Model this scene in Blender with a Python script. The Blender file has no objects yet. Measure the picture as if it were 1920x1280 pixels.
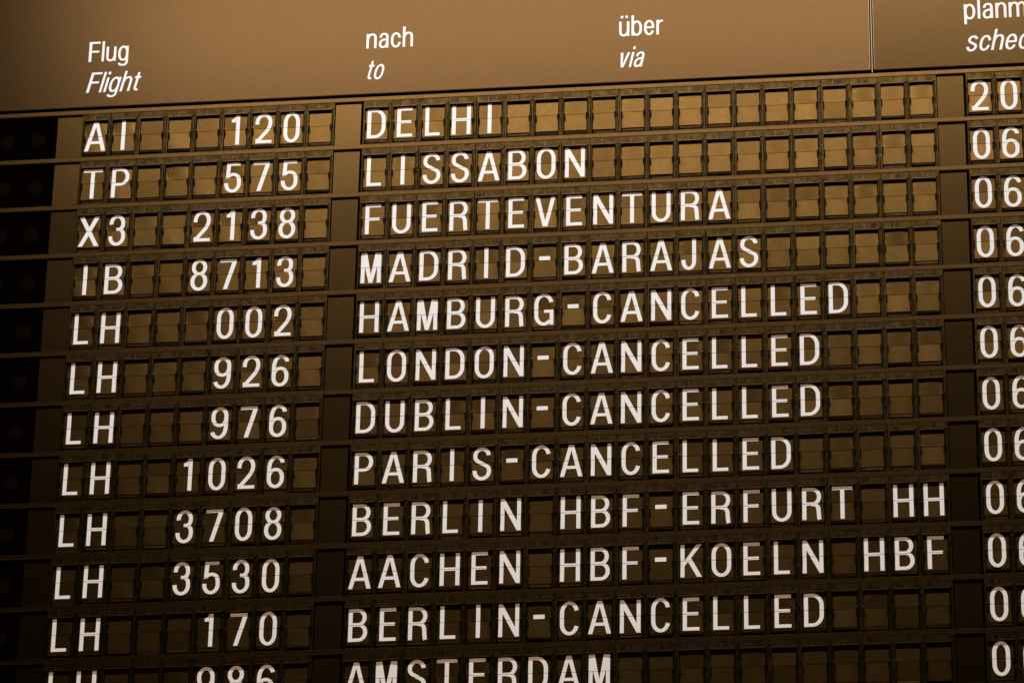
import bpy, bmesh, math, random
from mathutils import Matrix, Vector
random.seed(7)
S = bpy.context.scene
COL = S.collection
U = 0.08            # one module pitch in metres
RP = 1.91755        # row pitch in module pitches
Z0 = 7.0            # height of the middle of the board above the hall floor

# ------------------------------------------------------------------ camera
def wp(x, up, out=0.0):
    """board coordinates (pitches; x from first flap opening, up from row 5) -> world"""
    return Vector(((x - 16) * U, -out * U, Z0 + up * U))

cd = bpy.data.cameras.new('camera'); cam = bpy.data.objects.new('camera', cd); COL.objects.link(cam)
r_, u_, b_ = Vector((.992799, .118559, .017155)), Vector((.04041, -.466256, .883726)), Vector((.112773, -.876669, -.46769))
m = Matrix((r_, u_, b_)).transposed().to_4x4()
m.translation = Vector((15.990171 * U, -129.410959 * U, Z0 - 68.94212 * U))
cam.matrix_world = m
cd.sensor_width = 36; cd.lens = 153.173; cd.clip_start = 0.1; cd.clip_end = 200
S.camera = cam

# ------------------------------------------------------------------ world and lamps
w = bpy.data.worlds.new('World'); S.world = w; w.use_nodes = True
bg = w.node_tree.nodes['Background']; bg.inputs[0].default_value = (1.0, .72, .52, 1); bg.inputs[1].default_value = .012

def area(name, loc, target, sx, sy, power, col):
    l = bpy.data.lights.new(name, 'AREA'); l.shape = 'RECTANGLE'; l.size = sx; l.size_y = sy; l.energy = power; l.color = col
    o = bpy.data.objects.new(name, l); COL.objects.link(o); o.location = loc
    o.rotation_euler = (Vector(target) - Vector(loc)).to_track_quat('-Z', 'Y').to_euler()
    return o
# ceiling luminaire in front of and above the board; low warm fill added for the hall's ambient light
area('ceiling_lamp', (.05, -2.75, Z0 + .77 + 2.05), (.05, 0, Z0 + .5), 4.0, .5, 204, (.955, .955, .935))
area('hall_fill', (-.6, -5.2, Z0 - 5.6), (0, 0, Z0), 4.5, 2.5, 245, (1.0, .63, .42))

S.view_settings.view_transform = 'Standard'; S.view_settings.look = 'None'
S.view_settings.gamma = 1; S.view_settings.exposure = 0; S.view_settings.use_curve_mapping = False
S.render.engine = 'CYCLES'

# ------------------------------------------------------------------ materials
def mat(name, base, metal=0.0, rough=.5, spec=.5, tint=None, noise=None, bump=None, coat=0.0, objvar=0.0, detail=6):
    """noise=(scale, lo, hi): value wear; bump=(scale, strength)"""
    mt = bpy.data.materials.new(name); mt.use_nodes = True
    nt = mt.node_tree; p = nt.nodes['Principled BSDF']; L = nt.links.new
    p.inputs['Base Color'].default_value = (*base, 1); p.inputs['Metallic'].default_value = metal
    p.inputs['Roughness'].default_value = rough; p.inputs['Specular IOR Level'].default_value = spec
    p.inputs['Coat Weight'].default_value = coat
    if tint: p.inputs['Specular Tint'].default_value = (*tint, 1)
    geo = nt.nodes.new('ShaderNodeNewGeometry')
    fac = None
    if noise:
        n = nt.nodes.new('ShaderNodeTexNoise'); n.inputs['Scale'].default_value = noise[0]; n.inputs['Detail'].default_value = detail
        n.inputs['Roughness'].default_value = .65
        L(geo.outputs['Position'], n.inputs['Vector'])
        r = nt.nodes.new('ShaderNodeMapRange'); r.inputs['From Min'].default_value = .3; r.inputs['From Max'].default_value = .7
        r.inputs['To Min'].default_value = noise[1]; r.inputs['To Max'].default_value = noise[2]
        L(n.outputs['Fac'], r.inputs['Value']); fac = r.outputs['Result']
    if objvar:
        oi = nt.nodes.new('ShaderNodeObjectInfo')
        r2 = nt.nodes.new('ShaderNodeMapRange'); r2.inputs['To Min'].default_value = 1 - objvar; r2.inputs['To Max'].default_value = 1 + objvar
        L(oi.outputs['Random'], r2.inputs['Value'])
        if fac:
            mm = nt.nodes.new('ShaderNodeMath'); mm.operation = 'MULTIPLY'; L(fac, mm.inputs[0]); L(r2.outputs['Result'], mm.inputs[1]); fac = mm.outputs[0]
        else: fac = r2.outputs['Result']
    if fac:
        mx = nt.nodes.new('ShaderNodeMix'); mx.data_type = 'RGBA'; mx.blend_type = 'MULTIPLY'; mx.inputs['Factor'].default_value = 1
        cc = nt.nodes.new('ShaderNodeCombineColor')
        for i in range(3): L(fac, cc.inputs[i])
        mx.inputs['A'].default_value = (*base, 1); L(cc.outputs[0], mx.inputs['B']); L(mx.outputs['Result'], p.inputs['Base Color'])
    if bump:
        n2 = nt.nodes.new('ShaderNodeTexNoise'); n2.inputs['Scale'].default_value = bump[0]; n2.inputs['Detail'].default_value = 4
        L(geo.outputs['Position'], n2.inputs['Vector'])
        b = nt.nodes.new('ShaderNodeBump'); b.inputs['Strength'].default_value = bump[1]; b.inputs['Distance'].default_value = .001
        L(n2.outputs['Fac'], b.inputs['Height']); L(b.outputs['Normal'], p.inputs['Normal'])
    return mt

M_FLAP = mat('brown_flap_card', (.0520, .0262, .0069), 1, .355, noise=(75, .88, 1.11), bump=(900, .05), objvar=.10)
M_PANEL = mat('bronze_painted_sheet', (.0258, .0132, .0047), 1, .28, noise=(160, .88, 1.12), bump=(1400, .07))
M_FILL = mat('bronze_filler_sheet', (.031, .0160, .0048), 1, .29, noise=(160, .88, 1.12), bump=(1400, .07), objvar=.12)
M_RAIL = mat('bronze_rail', (.040, .0208, .0066), 1, .32, noise=(90, .8, 1.1), bump=(700, .06))
M_JAMB = mat('dark_jamb', (.0155, .0088, .0027), 1, .38, noise=(40, .4, 1.4), bump=(300, .10), detail=3)
M_FRAME = mat('worn_dark_frame', (.0255, .0146, .0046), 1, .38, noise=(48, .35, 1.4), bump=(300, .10), detail=3)
M_EDGE = mat('worn_edge_and_light_streak', (.070, .039, .018), 1, .38, noise=(200, .5, 1.2))
M_TRIM = mat('bright_trim', (.10, .064, .038), 1, .34, noise=(60, .8, 1.1))
M_PANEL_B = mat('bronze_sheet_dim_reflection', (.0240, .0126, .0043), 1, .28, noise=(160, .88, 1.12), bump=(1400, .07))  # right header sheet, its weaker lamp reflection put into a darker colour
M_HUB = mat('black_tab_and_lip_shade', (.004, .0025, .0015), 0, .6, .02)
M_PIN = mat('steel_pin', (.15, .11, .065), 1, .4)
M_STACK = mat('flap_edges', (.075, .040, .018), 1, .5, noise=(60, .6, 1.2), objvar=.25)
M_BACK = mat('black_inside', (.006, .005, .004), 0, .8, .1)
M_GLASS = mat('black_smoked_cover', (.0012, .0007, .0005), 0, .5, 0)
M_LENS = mat('dark_signal_lens', (.0042, .0021, .0014), 0, .5, 0)
M_WHITE = mat('white_print', (.80, .80, .80), 0, .65, .25, noise=(40, .95, 1.0))

# ------------------------------------------------------------------ mesh helpers (u units: x right, y DOWN, z out of the board)
def P(x, y, z): return (x * U, -z * U, -y * U)

class MB:
    def __init__(s): s.bm = bmesh.new()
    def box(s, x0, x1, y0, y1, z0, z1, mi=0, bev=0.0):
        vs = [s.bm.verts.new(P(x, y, z)) for x in (x0, x1) for y in (y0, y1) for z in (z0, z1)]
        q = [(0, 1, 3, 2), (4, 6, 7, 5), (0, 4, 5, 1), (2, 3, 7, 6), (0, 2, 6, 4), (1, 5, 7, 3)]
        fs = []
        for f in q:
            fc = s.bm.faces.new([vs[i] for i in f]); fc.material_index = mi; fs.append(fc)
        if bev:
            es = list({e for f in fs for e in f.edges})
            r = bmesh.ops.bevel(s.bm, geom=es, offset=bev * U, segments=1, affect='EDGES', profile=.5)
            for f in r['faces']: f.material_index = mi
        return s
    def quadgrid(s, nx, ny, fn, mi=0):
        g = [[s.bm.verts.new(P(*fn(i / nx, j / ny))) for i in range(nx + 1)] for j in range(ny + 1)]
        for j in range(ny):
            for i in range(nx):
                f = s.bm.faces.new((g[j][i], g[j][i + 1], g[j + 1][i + 1], g[j + 1][i])); f.material_index = mi
        return s
    def disc(s, cx, cy, rx, ry, z0, z1, mi=0, n=16, a0=0, a1=2 * math.pi, inner=0):
        full = abs(a1 - a0) > 6.28
        k = n if full else n + 1
        pts = [(cx + rx * math.cos(a0 + (a1 - a0) * i / n), cy + ry * math.sin(a0 + (a1 - a0) * i / n)) for i in range(k)]
        top = [s.bm.verts.new(P(x, y, z1)) for x, y in pts]; bot = [s.bm.verts.new(P(x, y, z0)) for x, y in pts]
        s.bm.faces.new(top).material_index = mi
        for i in range(k):
            j = (i + 1) % k
            s.bm.faces.new((top[i], top[j], bot[j], bot[i])).material_index = mi
        return s
    def mesh(s, name, mats):
        bmesh.ops.recalc_face_normals(s.bm, faces=s.bm.faces)
        me = bpy.data.meshes.new(name); s.bm.to_mesh(me); s.bm.free()
        for mt in mats: me.materials.append(mt)
        return me

def obj(name, me, parent=None, loc=(0, 0, 0)):
    o = bpy.data.objects.new(name, me); COL.objects.link(o); o.parent = parent; o.location = loc
    return o
def tag(o, label, cat, group=None):
    o['label'] = label; o['category'] = cat
    if group: o['group'] = group
    return o

# ------------------------------------------------------------------ lettering: each glyph is a list of quads / polygons, baseline at 0, y UP
def pathpts(path):
    out = []
    for c in path:
        if c[0] in 'ML': out.append((c[1], c[2]))
        elif c[0] == 'A':
            _, cx, cy, rx, ry, a0, a1 = c
            n = max(4, int(abs(a1 - a0) / 9))
            for i in range(n + 1):
                a = math.radians(a0 + (a1 - a0) * i / n); q = (cx + rx * math.cos(a), cy + ry * math.sin(a))
                if not out or math.dist(out[-1], q) > 1e-5: out.append(q)
        elif c[0] == 'C':
            x0, y0 = out[-1]; _, x1, y1, x2, y2, x3, y3 = c
            for i in range(1, 13):
                t = i / 12; k = 1 - t
                out.append((k**3 * x0 + 3 * k * k * t * x1 + 3 * k * t * t * x2 + t**3 * x3, k**3 * y0 + 3 * k * k * t * y1 + 3 * k * t * t * y2 + t**3 * y3))
    return out

def ribbon(path, s, t, closed=False, end=None):
    """stroke with vertical-stem width s and horizontal-bar width t"""
    p = pathpts(path); n = len(p); L = []
    if closed and math.dist(p[0], p[-1]) < 1e-4: p.pop(); n -= 1
    for i in range(n):
        a = p[(i - 1) % n] if closed or i else p[0]; b = p[(i + 1) % n] if closed or i < n - 1 else p[-1]
        dx, dy = b[0] - a[0], b[1] - a[1]; l = math.hypot(dx, dy); dx /= l; dy /= l
        wd = .5 * math.sqrt((s * dy)**2 + (t * dx)**2)
        L.append(((p[i][0] - dy * wd, p[i][1] + dx * wd), (p[i][0] + dy * wd, p[i][1] - dx * wd)))
    q = []
    for i in range(n if closed else n - 1):
        j = (i + 1) % n
        q.append([L[i][0], L[j][0], L[j][1], L[i][1]])
    return q
def R(x0, y0, x1, y1): return [[(x0, y0), (x1, y0), (x1, y1), (x0, y1)]]

H = 1.172; s = .136; t = .118; o = .022
def ring(w, h0=-o, h1=H + o, k=.40, s=s, t=t):
    rx = w / 2 - s / 2; ky = k - t / 2
    return ribbon([('A', w / 2, h1 - k, rx, ky, 0, 180), ('A', w / 2, h0 + k, rx, ky, 180, 360), ('L', w - s / 2, h1 - k)], s, t, True)
def bowl(x0, w, y0, y1, s, t, rx, ry=None):
    """right-hand bowl from a stem: y0..y1 outer, to x=w outer"""
    ry = ry or min((y1 - y0) / 2, .36) - t / 2
    ry = min(ry, (y1 - y0 - t) / 2)
    cx = w - s / 2 - rx
    return ribbon([('M', x0, y1 - t / 2), ('A', cx, y1 - t / 2 - ry, rx, ry, 90, 0), ('A', cx, y0 + t / 2 + ry, rx, ry, 0, -90), ('L', x0, y0 + t / 2)], s, t)
def sshape(w, H, s, t, o):
    rx = w / 2 - s / 2; c = w / 2; k1 = H * .262; k2 = H * .285
    return ribbon([('A', c, H + o - k1 - 0, rx * .93, k1 - t / 2, 5, 90), ('A', c, H + o - k1, rx * .95, k1 - t / 2, 90, 185),
                   ('C', s / 2 + .01, H * .60, c * .72, H * .575, c, H * .515),
                   ('C', c * 1.30, H * .455, w - s / 2, H * .44, w - s / 2, k2 - o + .02),
                   ('A', c, k2 - o, rx, k2 - t / 2, 0, -90), ('A', c, k2 - o, rx, k2 - t / 2, -90, -186)], s, t * 1.06)

def glyphs():
    G = {}
    def put(c, w, *parts, x=None): G[c] = (w, [p for p in parts], x)
    put('I', s, R(0, 0, s, H), x=.32)
    put('L', .515, R(0, 0, s, H), R(s, 0, .515, t), x=.125)
    put('E', .545, R(0, 0, s, H), R(s, 0, .545, t), R(s, H - t, .54, H), R(s, .545, .505, .545 + t * .98), x=.125)
    put('F', .54, R(0, 0, s, H), R(s, H - t, .54, H), R(s, .53, .50, .53 + t * .98), x=.135)
    put('T', .68, R(.34 - s / 2, 0, .34 + s / 2, H - t), R(0, H - t, .68, H))
    put('H', .66, R(0, 0, s, H), R(.66 - s, 0, .66, H), R(s, .535, .66 - s, .535 + t))
    put('N', .68, R(0, 0, s * .95, H), R(.68 - s * .95, 0, .68, H), [[(s * .95, H), (s * .95, H - .34), (.68 - s * .95, 0), (.68 - s * .95, .34)]])
    put('M', .70, R(0, 0, .135, H), R(.565, 0, .70, H), [[(.135, H), (.135, H - .52), (.285, 0), (.35, 0), (.35, .30), (.205, H)]], [[(.565, H), (.495, H), (.35, .30), (.35, 0), (.415, 0), (.565, H - .52)]])
    put('A', .755, [[(0, 0), (.142, 0), (.3775, H - .20), (.46, H), (.295, H)]], [[(.755, 0), (.46, H), (.3775, H - .20), (.613, 0)]], R(.205, .285, .55, .285 + t * .95))
    put('V', .70, [[(0, H), (.145, H), (.35, .22), (.43, 0), (.27, 0)]], [[(.70, H), (.43, 0), (.35, .22), (.555, H)]])
    put('X', .74, [[(0, 0), (.165, 0), (.735, H), (.57, H)]], [[(.01, H), (.175, H), (.74, 0), (.575, 0)]])
    put('K', .71, R(0, 0, s, H), [[(s, .40), (s, .59), (.53, H), (.70, H)]], [[(.225, .60), (.335, .72), (.71, 0), (.545, 0)]])
    put('O', .645, ring(.645)); put('0', .575, ring(.575))
    def cshape(w, a=14):
        k = .41; rx = w / 2 - s / 2; ky = k - t / 2
        return ribbon([('A', w / 2, H + o - k, rx, ky, a, 180), ('A', w / 2, -o + k, rx, ky, 180, 360 - a)], s, t)
    put('C', .625, cshape(.625))
    k = .41
    put('G', .655, ribbon([('A', .3275, H + o - k, .655 / 2 - s / 2, k - t / 2, 14, 180), ('A', .3275, -o + k, .655 / 2 - s / 2, k - t / 2, 180, 322)], s, t),
        R(.655 - .125, 0, .655, .58), R(.335, .58 - t * .95, .53, .58))
    put('D', .645, R(0, 0, s, H), bowl(s, .645, 0, H, s, t, .30, .36))
    put('B', .635, R(0, 0, s, H), bowl(s, .60, .555, H, s, t, .21), bowl(s, .635, 0, .555 + t * .9, s, t, .23))
    put('P', .62, R(0, 0, s, H), bowl(s, .62, .47, H, s, t, .24))
    put('R', .645, R(0, 0, s, H), bowl(s, .625, .525, H, s, t, .22), ribbon([('M', .30, .565), ('C', .47, .565, .525, .50, .535, .36), ('L', .545, .20), ('C', .55, .10, .555, .05, .572, 0)], s, t))
    put('U', .645, ribbon([('M', s / 2, H), ('L', s / 2, .36), ('A', .3225, .36 - .0, .645 / 2 - s / 2, .36 + o - t / 2, 180, 360), ('L', .645 - s / 2, H)], s, t))
    put('J', .50, ribbon([('M', .50 - s / 2, H), ('L', .50 - s / 2, .32), ('A', .25, .32, .25 - s / 2, .32 + o - t / 2, 0, -180), ('L', s / 2, .37)], s, t), x=.10)
    put('S', .62, sshape(.62, H, s, t, o))
    put('-', .375, R(0, .605, .375, .605 + .15))
    put('1', .295, R(.295 - s, 0, .295, H + .01), [[(0, H - .265), (0, H - .15), (.06, H - .13), (.12, H - .08), (.15, H + .01), (.148, H - .265)]], x=.255)
    put('2', .60, ribbon([('M', s / 2 - .005, H - .40), ('A', .30, H + o - .35, .30 - s / 2, .35 - t / 2, 184, 0), ('C', .60 - s / 2, .58, .36, .42, .20, .21), ('C', .17, .17, .155, .14, .15, t)], s, t * 1.08), R(.03, 0, .60, t), R(.03, t, .16, t + .06))
    put('3', .585, ribbon([('A', .285, H + o - .315, .285 - s / 2 - .01, .315 - t / 2, 190, 0), ('C', .565 - s / 2, .70, .43, .625, .26, .625)], s, t), ribbon([('M', .26, .635), ('C', .46, .635, .585 - s / 2, .55, .585 - s / 2, .345), ('A', .2925, .345 - o, .2925 - s / 2, .345 - t / 2, 0, -188)], s, t))
    put('5', .585, R(.065, H - t, .54, H), [[(.065, H - t), (.205, H - t), (.178, .60), (.04, .54)]], ribbon([('M', .10, .585), ('C', .16, .70, .26, .715, .31, .712), ('C', .46, .70, .585 - s / 2, .58, .585 - s / 2, .37), ('A', .2925, .35 - o, .2925 - s / 2, .35 - t / 2, 2, -188)], s, t))
    six = [ring(.58, -o, .735, .34), ribbon([('M', s / 2, .36), ('L', s / 2, .70), ('C', s / 2, H - .16, .20, H + o - t / 2, .31, H + o - t / 2), ('A', .30, H + o - .30, .29 - s / 2, .30 - t / 2, 88, 8)], s, t)]
    put('6', .58, *six)
    put('9', .58, *[[[(.58 - x, H - y) for x, y in q] for q in p] for p in six])
    put('7', .58, R(0, H - t, .58, H), [[(.145, 0), (.29, 0), (.58, H - t), (.425, H - t)]])
    put('8', .585, ring(.535, .575, H + o, .31), ring(.585, -o, .70, .355))
    G['8'] = (.585, [[[(x + .025, y) for x, y in q] for q in G['8'][1][0]], G['8'][1][1]], None)
    return G
GL = glyphs()

def glyph_x(c):
    w, parts, x = GL[c]
    return x if x is not None else .40 - w / 2

# ------------------------------------------------------------------ flap surfaces
SEAM = .602; ZF = -.106; CAPTOP = .018          # seam height, flap depth, top of capitals (below opening top)
UPV = [(0.0, .0)] + [(random.uniform(-.016, .016), random.choice((0, .012, .020, .028))) for _ in range(13)]
LOV = [(0.0, .0)] + [(random.uniform(-.024, .016), random.choice((0, .006, .012))) for _ in range(13)]
def zflap(x, y, var, upper):
    tl, bw = var
    d = abs(y - SEAM); xi = (x - .405) / .39
    return ZF + tl * d + bw * (1 - xi * xi) * d / .65 + (0 if upper else .006)

def flap_mesh(var, upper):
    mb = MB()
    y0, y1 = (-.10, SEAM - .010) if upper else (SEAM + .010, 1.240)
    f = lambda a, b: (.015 + .78 * a, y0 + (y1 - y0) * b, zflap(.015 + .78 * a, y0 + (y1 - y0) * b, var, upper))
    mb.quadgrid(6, 2, f)
    mb.quadgrid(6, 1, lambda a, b: (f(a, b)[0], f(a, b)[1], f(a, b)[2] - .012))
    for (ea) in (0, 1):
        mb.quadgrid(1, 1, lambda a, b: (f(a, ea)[0], f(a, ea)[1], f(a, ea)[2] - .012 * b))
        mb.quadgrid(1, 1, lambda a, b: (f(ea, a)[0], f(ea, a)[1], f(ea, a)[2] - .012 * b))
    bmesh.ops.remove_doubles(mb.bm, verts=mb.bm.verts, dist=1e-6)
    return mb.mesh('upper_flap' if upper else 'lower_flap', [M_FLAP])
UPM = [flap_mesh(v, True) for v in UPV]; LOM = [flap_mesh(v, False) for v in LOV]

def glyph_bm(polys_list, sx=1.0, sy=1.0):
    bm = bmesh.new()
    lay = bm.faces.layers.int.new('k')
    for k, polys in enumerate(polys_list):
        for q in polys:
            f = bm.faces.new([bm.verts.new((x * sx, y * sy, 0)) for x, y in q]); f[lay] = k
    return bm, lay

GCACHE = {}
def glyph_mesh(c, iu, il):
    key = (c, iu, il)
    if key in GCACHE: return GCACHE[key]
    bm, lay = glyph_bm(GL[c][1])
    gx = glyph_x(c)
    for v in bm.verts: v.co = (v.co.x + gx, CAPTOP + H - v.co.y, 0)      # now x, y(down)
    gap = .0085
    for yy in (SEAM - gap, SEAM + gap):
        bmesh.ops.bisect_plane(bm, geom=bm.verts[:] + bm.edges[:] + bm.faces[:], plane_co=(0, yy, 0), plane_no=(0, 1, 0), dist=1e-6)
    bmesh.ops.delete(bm, geom=[f for f in bm.faces if abs(f.calc_center_median().y - SEAM) < gap * .98], context='FACES')
    for i in range(1, 6):
        bmesh.ops.bisect_plane(bm, geom=bm.verts[:] + bm.edges[:] + bm.faces[:], plane_co=(.015 + .13 * i, 0, 0), plane_no=(1, 0, 0), dist=1e-6)
    bmesh.ops.bisect_plane(bm, geom=bm.verts[:] + bm.edges[:] + bm.faces[:], plane_co=(0, .245, 0), plane_no=(0, 1, 0), dist=1e-6)
    done = {}
    for f in bm.faces:
        for v in f.verts: done[v] = max(done.get(v, 0), f[lay])
    for v, k in done.items():
        x, y = v.co.x, v.co.y; up = y < SEAM
        v.co = P(x, y, zflap(x, y, UPV[iu] if up else LOV[il], up) + .0035 + .0012 * k)
    for f in bm.faces:
        if f.normal.y > 0: f.normal_flip()
    bm.normal_update()
    for f in bm.faces:
        if f.normal.y > 0: f.normal_flip()
    me = bpy.data.meshes.new('letter'); bm.to_mesh(me); bm.free(); me.materials.append(M_WHITE)
    GCACHE[key] = me
    return me

# ------------------------------------------------------------------ flap module frame, a few variants
def frame_mesh(v):
    rnd = random.Random(100 + v); mb = MB(); b = .007
    mb.box(-.062, .932, -.265, -.028, -.25, 0, 0, b)                       # header plate
    mb.box(-.016, .829, -.028, 0, -.012, .014, 1, .005)
    mb.box(-.016, .829, -.028, -.003, -.2, -.012, 2)                        # lip over the opening, back part blackened to hold its shade
    mb.box(-.062, -.016, -.028, 1.452, -.25, -.004, 0 if v in (1, 3) else 4, b)                  # left jamb
    mb.box(-.016, 0, 0, 1.452, -.2, .006, 1 if v % 2 else 0, .004)         # its inner bead
    mb.box(.815, .829, 0, 1.452, -.2, -.012, 4, .004)
    mb.box(.829, .884, -.028, 1.452, -.25, -.03, 4, b)                     # right jamb, hollow part
    mb.box(.884, .932, -.028, 1.452, -.25, 0, 0, b)
    mb.box(-.062, .932, 1.452, 1.476, -.25, -.002, 0, b)                   # sill
    cx = .335 + rnd.uniform(-.01, .01)
    mb.box(cx, cx + .034, -.23, -.034, -.01, .008, 1, .006)                # raised rib, light streak put into its brighter colour
    hy = .70
    mb.disc(0, hy, .05, .155, -.07, -.02, 2, 10, -math.pi / 2, math.pi / 2)
    mb.disc(.815, hy, .05, .155, -.07, -.02, 2, 10, math.pi / 2, math.pi * 1.5)
    if v != 2: mb.box(.006, .024, hy - .165, hy - .125, -.07, -.015, 3, .004)
    if v != 1: mb.box(.79, .808, hy - .165, hy - .125, -.07, -.015, 3, .004)
    mb.box(.84, .875, hy - .10, hy + .12, -.04, -.012, 4, .012)            # bearing boss
    if v in (3,):
        for yy in (.44, .93): mb.disc(-.052, yy, .010, .015, -.01, .008, 3, 8)
    if v == 4: mb.disc(.91, -.14, .014, .02, -.01, .008, 2, 8)
    return mb.mesh('flap_module', [M_FRAME, M_EDGE, M_HUB, M_PIN, M_JAMB])
FRM = [frame_mesh(v) for v in range(5)]

def stack_mesh(v):
    rnd = random.Random(50 + v); mb = MB(); n = rnd.choice((1, 2, 3, 4))
    y, z = 1.225, -.125
    for k in range(n):
        L_ = rnd.uniform(.05, .11); tl = rnd.uniform(.08, .3); sk = rnd.uniform(-.008, .008)
        y0, z0 = y - .05, z + .05 * tl
        f = lambda a, b: (.03 + .75 * a, y0 + (L_ + .05) * b + sk * a, z0 - (L_ + .05) * b * tl + .004 * math.sin(a * 3.1))
        mb.quadgrid(4, 1, f); 
        mb.quadgrid(4, 1, lambda a, b: (f(a, 1)[0], f(a, 1)[1], f(a, 1)[2] - .010 * b))
        y += L_ * .55; z -= .028
    return mb.mesh('waiting_flaps', [M_STACK])
STK = [stack_mesh(v) for v in range(9)]

# ------------------------------------------------------------------ the setting: carcass of the board
fr = bpy.data.objects.new('board_frame', None); COL.objects.link(fr); fr.location = wp(16, 0)
tag(fr, 'dark bronze frame with thin horizontal rails running between the flight rows', 'display frame')
def lp(x, up): return ((x - 16) * U, 0, up * U)     # inside the frame
NR = 12
XL, XR = -4.2, 36.2
def rup(r): return (5 - r) * RP
mb = MB(); mb.box(XL - 16, XR - 16, -rup(0) - 6.4, -rup(NR - 1) + 1.6, -.62, -.5); obj('backing_panel', mb.mesh('backing_panel', [M_BACK]), fr)
mb = MB(); mb.box(XL - 16, XR - 16, 0, .178, -.3, .022, 0, .02); rail_me = mb.mesh('rail', [M_RAIL])
for r in range(NR + 1):
    obj('rail', rail_me, fr, (0, 0, (rup(r) + .442) * U))
# narrow post behind the joint of the header panels
mb = MB(); mb.box(27.742 - 16 - .022, 27.742 - 16 + .016, -rup(0) - 6.2, -rup(0) - .452, -.3, .03, 0, .006); obj('joint_strip', mb.mesh('joint_strip', [M_TRIM]), fr)

# ------------------------------------------------------------------ header panels with their column headings
LX = .60; LA = .835; ls = .094; lt = .080; lo = .014
def lower():
    G = {}
    def put(c, w, *parts): G[c] = (w, list(parts))
    k = H and .83 / H
    for c in 'F': put(c, GL[c][0] * .79, *[[[(x * .79, y * .708) for x, y in q] for q in p] for p in GL[c][1]])
    s, t, X, A = ls, lt, LX, LA
    def ringl(w, x0=0):
        k = .27; rx = w / 2 - s / 2
        return ribbon([('A', x0 + w / 2, X + lo - k, rx, k - t / 2, 0, 180), ('A', x0 + w / 2, -lo + k, rx, k - t / 2, 180, 360), ('L', x0 + w - s / 2, X + lo - k)], s, t, True)
    put('l', s, R(0, 0, s, A)); 
    put('i', s, R(0, 0, s, X), R(0, A - .115, s, A))
    arch = lambda w, x0=0: ribbon([('M', x0 + s / 2 + .01, X - .20), ('C', x0 + s / 2 + .03, X - .06, x0 + w * .42, X + lo - t / 2, x0 + w * .56, X + lo - t / 2), ('C', x0 + w * .8, X + lo - t / 2, x0 + w - s / 2, X - .10, x0 + w - s / 2, X - .22), ('L', x0 + w - s / 2, 0)], s, t)
    put('n', .385, R(0, 0, s, X), arch(.385)); put('h', .385, R(0, 0, s, A), arch(.385))
    put('m', .62, R(0, 0, s, X), arch(.365), arch(.365, .255))
    flip = lambda p, w: [[(w - x, X - y) for x, y in q] for q in p]
    put('u', .385, flip(R(0, 0, s, X), .385), flip(arch(.385), .385))
    dots = [R(.06, A - .10, .155, A), R(.235, A - .10, .33, A)]
    put('ü', .385, flip(R(0, 0, s, X), .385), flip(arch(.385), .385), *dots)
    put('o', .40, ringl(.40)); 
    put('b', .395, R(0, 0, s, A), ringl(.395)); put('p', .395, R(0, -.20, s, X), ringl(.395))
    put('d', .395, R(.395 - s, 0, .395, A), ringl(.395))
    put('g', .395, ringl(.395), ribbon([('M', .395 - s / 2, X), ('L', .395 - s / 2, -.03), ('C', .395 - s / 2, -.15, .29, -.185, .195, -.185), ('C', .12, -.185, .07, -.16, .05, -.10)], s, t))
    put('c', .365, ribbon([('A', .19, X + lo - .27, .19 - s / 2, .27 - t / 2, 12, 180), ('A', .19, -lo + .27, .19 - s / 2, .27 - t / 2, 180, 348)], s, t))
    put('e', .385, ribbon([('M', .385 - s / 2, .30), ('A', .1925, X + lo - .27, .1925 - s / 2, .27 - t / 2, 5, 180), ('A', .1925, -lo + .27, .1925 - s / 2, .27 - t / 2, 180, 340)], s, t), R(s * .9, .27, .385, .27 + .078))
    av = [ribbon([('M', .07, .42), ('C', .07, .52, .12, X + lo - t / 2, .19, X + lo - t / 2), ('C', .27, X + lo - t / 2, .365 - s / 2, X - .06, .365 - s / 2, X - .18), ('L', .365 - s / 2, 0)], s, t),
          ribbon([('M', .27, .345), ('C', .18, .335, .055, .32, .052, .175), ('C', .052, .08, .09, -lo + t / 2, .15, -lo + t / 2), ('C', .22, -lo + t / 2, .30, .06, .30, .17)], s * .95, t)]
    put('a', .375, *av); put('ä', .375, *av, *dots)
    put('r', .245, R(0, 0, s, X), ribbon([('M', s / 2, X - .22), ('C', s / 2 + .02, X - .08, .14, X - t / 2 + .005, .245, X - t / 2)], s, t * 1.1))
    put('v', .39, [[(0, X), (.11, X), (.195, .12), (.25, 0), (.14, 0)]], [[(.39, X), (.25, 0), (.195, .12), (.28, X)]])
    put('t', .245, ribbon([('M', .065 + s / 2, A - .08), ('L', .065 + s / 2, .16), ('C', .065 + s / 2, .06, .15, lt / 2, .245, lt / 2 + .005)], s, t), R(0, X - .085, .235, X))
    put('s', .36, sshape(.36, X, s, t * .95, lo))
    put('ß', .40, ribbon([('M', s / 2, 0), ('L', s / 2, .62), ('A', .19, A - .17, .19 - s / 2, .17 - t / 2, 180, 0), ('C', .33, .56, .20, .52, .20, .44), ('C', .20, .34, .35, .30, .345, .16), ('C', .34, .06, .26, 0.04, .17, .045)], s, t))
    return G
LOW = lower()
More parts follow.
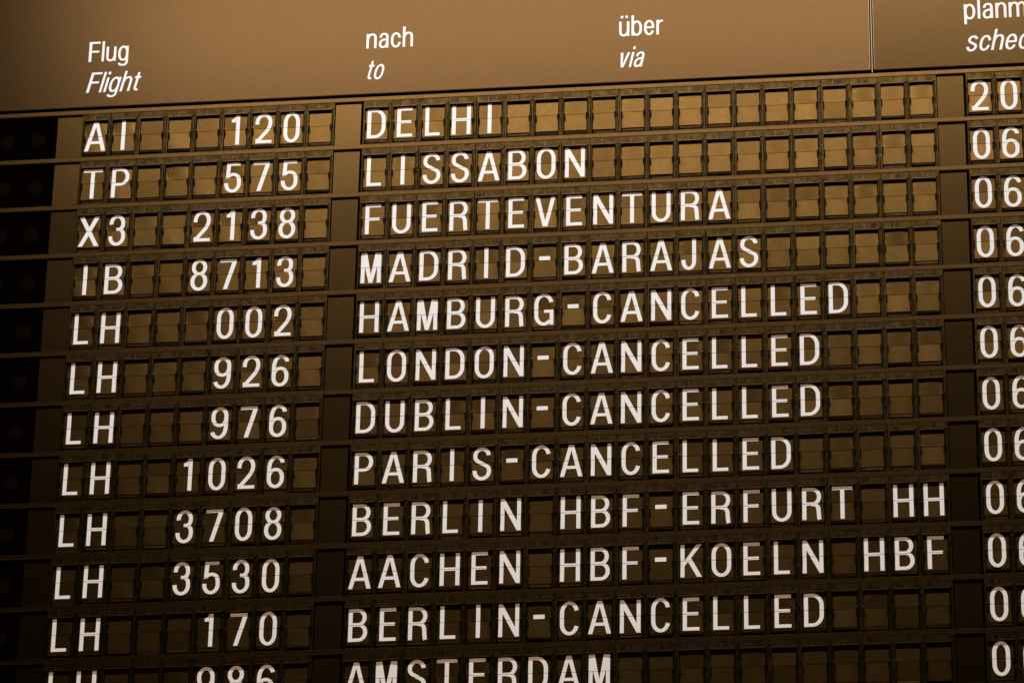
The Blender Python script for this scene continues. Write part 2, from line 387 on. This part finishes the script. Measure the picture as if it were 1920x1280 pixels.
def word_mesh(word, width, italic):
    x = 0; parts = []
    for c in word:
        wd, pp = LOW[c]
        for p in pp: parts.append([[(x + a, b) for a, b in q] for q in p])
        x += wd + (.078 if c not in 'r' else .05)
    xs = [a for p in parts for q in p for a, b in q]; k = width / (max(xs) - min(xs)); x0 = min(xs)
    bm, lay = glyph_bm(parts)
    cnt = {}
    for f in bm.faces:
        for v in f.verts: cnt[v] = f[lay]
    for v, kk in cnt.items():
        a, b = v.co.x, v.co.y; a = (a - x0) * k
        if italic: a += b * .21
        v.co = P(a, -b, .0022 + .0010 * (kk % 4))
    bm.normal_update()
    for f in bm.faces:
        if f.normal.y > 0: f.normal_flip()
    me = bpy.data.meshes.new('lettering'); bm.to_mesh(me); bm.free(); me.materials.append(M_WHITE)
    return me

PZ = .10
def header(x0, x1, label, words, e0, e1, tilt=0):
    root = bpy.data.objects.new('header_panel', None); COL.objects.link(root); root.location = wp(x0, rup(0) + .51, PZ)
    root.rotation_euler = (math.radians(tilt), 0, 0)
    tag(root, label, 'sign panel', 'header panels above the flight rows')
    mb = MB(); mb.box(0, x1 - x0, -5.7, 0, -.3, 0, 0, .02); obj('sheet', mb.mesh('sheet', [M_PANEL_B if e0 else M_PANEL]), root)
    fl = MB(); fl.box(0, .034, -5.7, 0, -.02, .02, 0, .008); fm = fl.mesh('edge_flange', [M_TRIM])
    if e1: obj('edge_flange', fm, root, P(x1 - x0 - .018, 0, .012))
    if e0: obj('edge_flange', fm, root, P(-.016, 0, .012))
    for wd, x, up, width, it in words:
        q = obj('lettering', word_mesh(wd, width, it), root, P(x - x0, -(up - .51), .001))
        q['label'] = ('slanted ' if it else 'upright ') + 'white heading ' + wd
    return root
B1, B2 = 2.375, 1.095
header(XL, 27.742 - .075, 'wide brown header panel with headings Flug, nach and über', [('Flug', -.01, B1, 1.43, 0), ('Flight', -.02, B2, 1.85, 1), ('nach', 9.97, B1, 1.66, 0), ('to', 9.98, B2, .58, 1), ('über', 18.93, B1, 1.54, 0), ('via', 18.87, B2, .86, 1)], 0, 1)
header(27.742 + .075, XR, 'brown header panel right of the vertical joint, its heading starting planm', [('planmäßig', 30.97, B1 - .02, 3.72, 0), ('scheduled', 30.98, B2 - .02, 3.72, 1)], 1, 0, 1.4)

# ------------------------------------------------------------------ flight rows
mb = MB(); mb.box(0, .925, -.245, 1.474, -.11, -.075, 0, .012); blank_me = mb.mesh('blank_panel', [M_FILL])
mb = MB(); mb.box(0, 3.1, -.245, 1.474, -.11, -.075, 0, .012); end_me = mb.mesh('blank_panel', [M_FILL])
mb = MB(); mb.box(0, 3.1, -.262, 1.476, -.16, -.10, 0, .01); lampp_me = mb.mesh('lamp_panel', [M_GLASS])
mb = MB(); mb.disc(0, 0, .265, .265, -.01, .012, 0, 32); mb.disc(0, 0, .20, .20, .011, .020, 0, 32); lens_me = mb.mesh('signal_lamp', [M_LENS])

ROWS = [('AI   120 ', 'DELHI', '20'), ('TP   575 ', 'LISSABON', '06'), ('X3  2138 ', 'FUERTEVENTURA', '06'), ('IB  8713 ', 'MADRID-BARAJAS', '06'),
        ('LH   002 ', 'HAMBURG-CANCELLED', '06'), ('LH   926 ', 'LONDON-CANCELLED', '06'), ('LH   976 ', 'DUBLIN-CANCELLED', '06'), ('LH  1026 ', 'PARIS-CANCELLED', '06'),
        ('LH  3708 ', 'BERLIN HBF-ERFURT HH', '06'), ('LH  3530 ', 'AACHEN HBF-KOELN HBF', '06'), ('LH   170 ', 'BERLIN-CANCELLED', '06'), ('LH   986 ', 'AMSTERDAM', '06')]
EXTRA = [', the topmost row under the header panels', '', '', '', '', '', '', '', '', '', '', ', the lowest row, cut off by the frame']

def module(row, x, c, rnd):
    iu = rnd.choice((0, 1, 2, 3, 4, 5, 6, 7, 8, 9, 10, 11, 12, 13)) if c == ' ' else rnd.choice((0, 2, 5, 8, 11))
    il = rnd.choice((0, 1, 2, 3, 4, 5, 6, 7, 8, 9, 10, 11, 12, 13)) if c == ' ' else rnd.choice((0, 3, 7))
    mo = obj('flap_module', FRM[rnd.choice((0, 0, 1, 1, 2, 3, 4))], row, P(x + rnd.uniform(-.004, .004), rnd.uniform(-.004, .004), rnd.uniform(-.004, .003)))
    obj('upper_flap', UPM[iu], mo); obj('lower_flap', LOM[il], mo); obj('waiting_flaps', STK[rnd.randrange(9)], mo)
    if c != ' ': obj('letter', glyph_mesh(c, iu, il), mo)

for r, (fl, dest, tm) in enumerate(ROWS):
    rnd = random.Random(1000 + r)
    row = bpy.data.objects.new('flight_row', None); COL.objects.link(row); row.location = wp(0, rup(r))
    tag(row, 'row of split-flap letters showing %s%s' % (dest, EXTRA[r]), 'display row', 'flight rows of the departure board')
    for i, c in enumerate(fl): module(row, i, c, rnd)
    for i, c in enumerate(dest.ljust(20)): module(row, 10 + i, c, rnd)
    for i, c in enumerate(tm): module(row, 31 + i, c, rnd)
    for x in (-1.0, 8.938, 29.938):
        bp = obj('blank_panel', blank_me, row, P(x + .002, 0, rnd.uniform(-.012, .008)))
        bp.rotation_euler = (math.radians(rnd.uniform(-.5, .5) + (1.2 if x > 20 else 0)), 0, 0)
    obj('blank_panel', end_me, row, P(32.94, 0, 0))
    l_ = obj('lamp_panel', lampp_me, row, P(-4.115, 0, 0))
    for x in (-1.65, -2.76): obj('signal_lamp', lens_me, l_, P(x + 4.115, .66, -.10))
